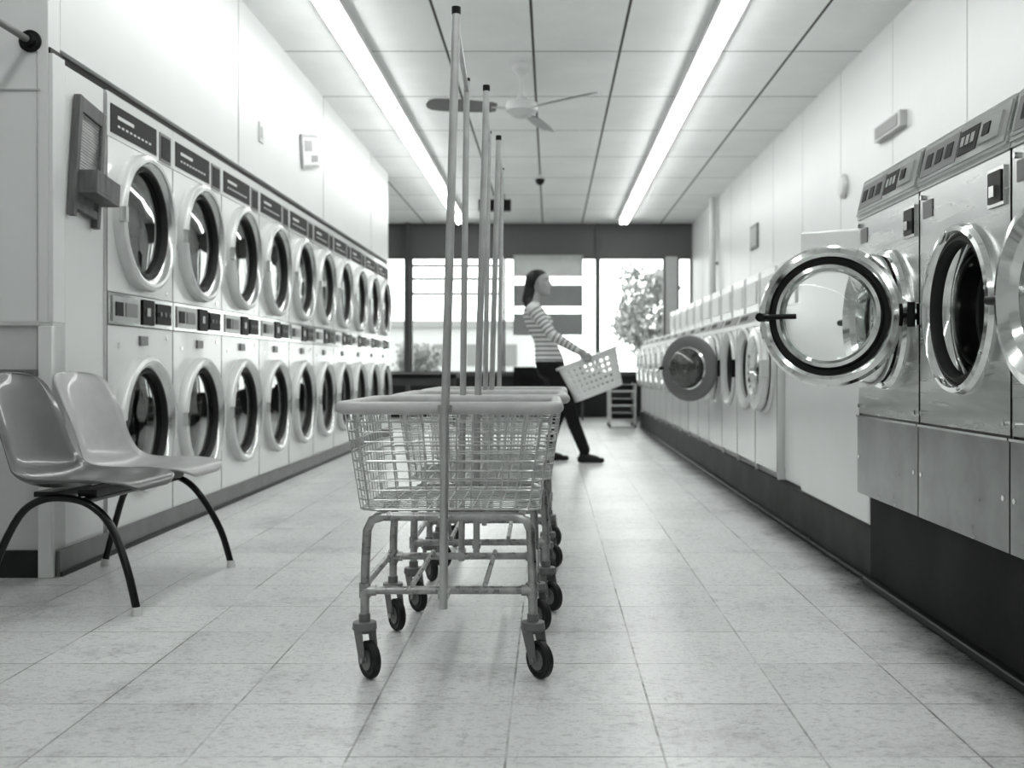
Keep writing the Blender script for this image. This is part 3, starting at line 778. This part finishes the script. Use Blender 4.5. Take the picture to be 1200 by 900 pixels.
def headloft(P, dx=0., grow=0., mk='skin', seg=32):
    vs = []; fs = []
    for z, xb, xf, hw in P:
        for i in range(seg):
            w = 2*pi*i/seg; c = math.cos(w); s_ = math.sin(w)
            cx = (xb+xf)/2; rx = (xf-xb)/2
            k = 1-.16*max(c, 0)**2
            vs.append((dx+cx+(rx+grow)*c, YW+(hw+grow)*s_*k, z))
    n = len(P)
    for j in range(n-1):
        for i in range(seg): fs.append((j*seg+i, j*seg+(i+1) % seg, (j+1)*seg+(i+1) % seg, (j+1)*seg+i))
    fs.append(tuple(range(seg))); fs.append(tuple((n-1)*seg+i for i in range(seg)))
    geo.add(vs, fs, mk)
HX = -.012
headloft(prof, HX)
bones.append((Vector((-.11, YW, 1.50)), Vector((-.10, YW, 1.66)), .09, .09, 'skin', 0))
capsule((HX+.0, 0, 1.612), (HX+.022, 0, 1.579), .008, .010, 'skin')
for s in (-1, 1): capsule((HX+.012, s*.008, 1.574), (HX+.012, s*.010, 1.574), .008, .008, 'skin')
capsule((HX+.003, -.014, 1.549), (HX+.003, .014, 1.549), .009, .009, 'skin'); capsule((HX+.001, -.012, 1.538), (HX+.001, .012, 1.538), .009, .009, 'skin')
capsule((HX-.006, -.006, 1.504), (HX-.006, .006, 1.504), .014, .014, 'skin')
for s in (-1, 1):
    capsule((HX-.005, s*.022, 1.638), (HX-.014, s*.045, 1.638), .009, .009, 'skin')
    capsule((HX-.030, s*.040, 1.585), (HX-.040, s*.044, 1.580), .020, .020, 'skin')
    capsule((HX-.085, s*.070, 1.572), (HX-.092, s*.076, 1.605), .009, .014, 'skin')
    sh = (-.150, s*.168, 1.360); el = (.020, s*.225, 1.125); wr = (.235, s*.245, 1.000)
    capsule((-.145, s*.08, 1.375), sh, .056, .058, 'shirt', 2.0)
    capsule(sh, el, .056, .045, 'shirt', 2.13)
    capsule(el, wr, .046, .031, 'shirt', 2.45)
    capsule(wr, (.285, s*.242, .975), .026, .029, 'skin')
    kx, kz = .300, .965
    for j in range(4):
        fx_ = kx-.018+.019*j*1.0; L1 = (.036, .041, .043, .034)[j]
        p0 = (fx_, s*.240, kz-.004+.004*j); p1 = (fx_+.008, s*.262, kz-.012); p2 = (fx_+.010, s*.262, kz-.012-L1); p3 = (fx_+.010, s*.240, kz-.030-L1)
        capsule(p0, p1, .010, .009, 'skin', 0, 8); capsule(p1, p2, .009, .0085, 'skin', 0, 8); capsule(p2, p3, .0085, .0075, 'skin', 0, 8)
    capsule((.262, s*.230, .978), (.272, s*.205, .955), .012, .010, 'skin', 0, 8); capsule((.272, s*.205, .955), (.285, s*.200, .925), .010, .0085, 'skin', 0, 8)
def leg(s, kn, an, toe):
    hip = (.0, s*.085, .86)
    capsule(hip, kn, .100, .064, 'pants'); capsule(kn, (kn[0]*.6+an[0]*.4-.010, kn[1], kn[2]*.6+an[2]*.4), .063, .058, 'pants')
    capsule((kn[0]*.6+an[0]*.4-.010, kn[1], kn[2]*.6+an[2]*.4), an, .058, .050, 'pants')
    capsule(an, (an[0]-.02, an[1], .040), .034, .036, 'shoe'); capsule((an[0]-.03, an[1], .036), toe, .036, .024, 'shoe'); capsule((an[0]+.02, an[1], .055), ((an[0]+toe[0])/2+.02, an[1], .036), .034, .034, 'shoe')
leg(-1, (.165, -.10, .49), (.30, -.11, .12), (.455, -.115, .026))
leg(1, (.095, .10, .48), (-.02, .10, .115), (.145, .11, .026))
me = geo.mesh('tmp'); tmp = bpy.data.objects.new('tmp', me); COL.objects.link(tmp)
r = tmp.modifiers.new('r', 'REMESH'); r.mode = 'VOXEL'; r.voxel_size = .005; r.use_smooth_shade = True
sm = tmp.modifiers.new('s', 'SMOOTH'); sm.factor = .5; sm.iterations = 4
dg = bpy.context.evaluated_depsgraph_get(); dg.update()
bm_ = bpy.data.meshes.new_from_object(tmp.evaluated_get(dg)); bpy.data.objects.remove(tmp)
bm_.name = 'woman_body'
n = len(bm_.vertices); co = np.empty(n*3); bm_.vertices.foreach_get('co', co); co = co.reshape(-1, 3)
best = np.full(n, 1e9); lab = np.zeros(n, int); st = np.zeros(n)
LB = ['skin', 'shirt', 'pants', 'shoe']
for p0, p1, r0, r1, l, q in bones:
    a = np.array(p0); d = np.array(p1)-a; LL = max(d.dot(d), 1e-9)
    t = np.clip(((co-a)@d)/LL, 0, 1); c = a+t[:, None]*d
    dist = np.linalg.norm(co-c, axis=1)-(r0+(r1-r0)*t)
    m_ = dist < best; best[m_] = dist[m_]; lab[m_] = LB.index(l)
    along = t*math.sqrt(LL)+q
    if q and q < 1.9: along = co[:, 2]
    st[m_] = along[m_]
tor = (abs(co[:, 1]-YW) < .18) & (co[:, 0] < .15)
lab[(lab == 2) & (co[:, 2] > .90) & tor] = 1; lab[(lab == 1) & (co[:, 2] < .90) & (co[:, 0] < .14)] = 2
lab[(lab == 1) & (co[:, 2] > 1.425)] = 0; lab[(lab == 0) & (co[:, 2] < 1.41) & (co[:, 0] < .1) & (co[:, 2] > 1.2)] = 1
st = np.where((lab == 1) & (st < 1.9), co[:, 2], st)
at = bm_.attributes.new('stripe', 'FLOAT', 'POINT'); at.data.foreach_set('value', st.astype(np.float32))
bm_.materials.clear()
for l in LB: bm_.materials.append(M[l])
mi = []
for p in bm_.polygons: mi.append(int(lab[p.vertices[0]]))
bm_.polygons.foreach_set('material_index', mi); bm_.polygons.foreach_set('use_smooth', [True]*len(mi))
o = bpy.data.objects.new('body', bm_); COL.objects.link(o); o.parent = W
# hair
geo = MB(); bones = []
hp = [(1.560, -.200, -.105, .066), (1.585, -.205, -.098, .078), (1.610, -.210, -.085, .084), (1.635, -.212, -.062, .087), (1.655, -.210, -.035, .086), (1.675, -.203, -.018, .082), (1.695, -.188, -.024, .070), (1.710, -.165, -.045, .052), (1.720, -.135, -.075, .028)]
headloft(hp, HX, 0., 'hair')
capsule((-.165, 0, 1.60), (-.175, 0, 1.53), .066, .062, 'hair')
capsule((-.175, 0, 1.54), (-.200, -.01, 1.45), .064, .056, 'hair')
capsule((-.200, -.01, 1.46), (-.185, -.06, 1.37), .054, .038, 'hair'); capsule((-.185, -.06, 1.37), (-.13, -.13, 1.31), .040, .018, 'hair')
me = geo.mesh('tmp2'); tmp = bpy.data.objects.new('tmp2', me); COL.objects.link(tmp)
r = tmp.modifiers.new('r', 'REMESH'); r.mode = 'VOXEL'; r.voxel_size = .006; r.use_smooth_shade = True
sm = tmp.modifiers.new('s', 'SMOOTH'); sm.factor = .5; sm.iterations = 6
dg = bpy.context.evaluated_depsgraph_get(); dg.update()
hm = bpy.data.meshes.new_from_object(tmp.evaluated_get(dg)); bpy.data.objects.remove(tmp)
hm.materials.clear(); hm.materials.append(M['hair']); hm.polygons.foreach_set('use_smooth', [True]*len(hm.polygons))
o = bpy.data.objects.new('hair', hm); COL.objects.link(o); o.parent = W
geo = MB()
for s in (-1, 1):
    capsule((HX-.014, s*.032, 1.618), (HX-.014, s*.034, 1.618), .0095, .0095, 'skin', 0, 12)
    capsule((HX-.007, s*.032, 1.618), (HX-.007, s*.033, 1.618), .0050, .0050, 'skin', 0, 12)
    capsule((HX+.002, s*.018, 1.642), (HX-.008, s*.046, 1.643), .0035, .003, 'skin', 0, 12)
em = geo.mesh('eyes'); em.materials.clear(); em.materials.append(M['cap']); em.materials.append(M['hair'])
npc = len(em.polygons)//6
em.polygons.foreach_set('material_index', [0 if (i//npc) % 3 == 0 else 1 for i in range(len(em.polygons))])
o = bpy.data.objects.new('eyes', em); COL.objects.link(o); o.parent = W

# laundry basket held in her hands
b = MB(); nu, nvv = 72, 13; vs = []; fs = []
def se(a, hx, hy, p=4.):
    c, s = math.cos(a), math.sin(a); k = (abs(c)**p+abs(s)**p)**(-1/p); return hx*c*k, hy*s*k
BH = .33
for j in range(nvv+1):
    t = j/nvv
    for i in range(nu):
        x, y = se(2*pi*i/nu, .225+.065*t, .175+.05*t); vs.append((x, y, BH*t))
for j in range(nvv):
    for i in range(nu):
        if j in (2, 4, 6, 8, 10) and i % 2 == 0 and i % 18 not in (8,): continue
        fs.append((j*nu+i, j*nu+(i+1) % nu, (j+1)*nu+(i+1) % nu, (j+1)*nu+i))
fs.append(tuple(range(nu)))
b.add(vs, fs, 'basketw')
o = b.obj('laundry_basket', loc=(.430, YW, .615))
sd_ = o.modifiers.new('solid', 'SOLIDIFY'); sd_.thickness = .006
o.rotation_euler = (0, math.radians(-21), 0)
rim = MB(); rim.tube([(se(2*pi*i/nu, .297, .230)[0], se(2*pi*i/nu, .297, .230)[1], BH) for i in range(nu)], .012, 'basketw', 8, closed=True)
rim.obj('rim', parent=o)

# ---------------------------------------------------------------- world
w = bpy.data.worlds.new('World'); S.world = w; w.use_nodes = True
bg = w.node_tree.nodes['Background']; bg.inputs[0].default_value = (.98, 1, .99, 1); bg.inputs[1].default_value = 4.2

# ---------------------------------------------------------------- camera
cam = bpy.data.cameras.new('camera'); co_ = bpy.data.objects.new('camera', cam); COL.objects.link(co_)
co_.location = (0, 0, .85); co_.rotation_euler = (pi/2, 0, 0)
cam.sensor_width = 36; cam.lens = 1180/1200*36; cam.shift_x = -45/1200; cam.shift_y = -20/1200
cam.clip_start = .05; cam.clip_end = 300
cam.dof.use_dof = True; cam.dof.focus_distance = 3.0; cam.dof.aperture_fstop = 3.2
S.camera = co_
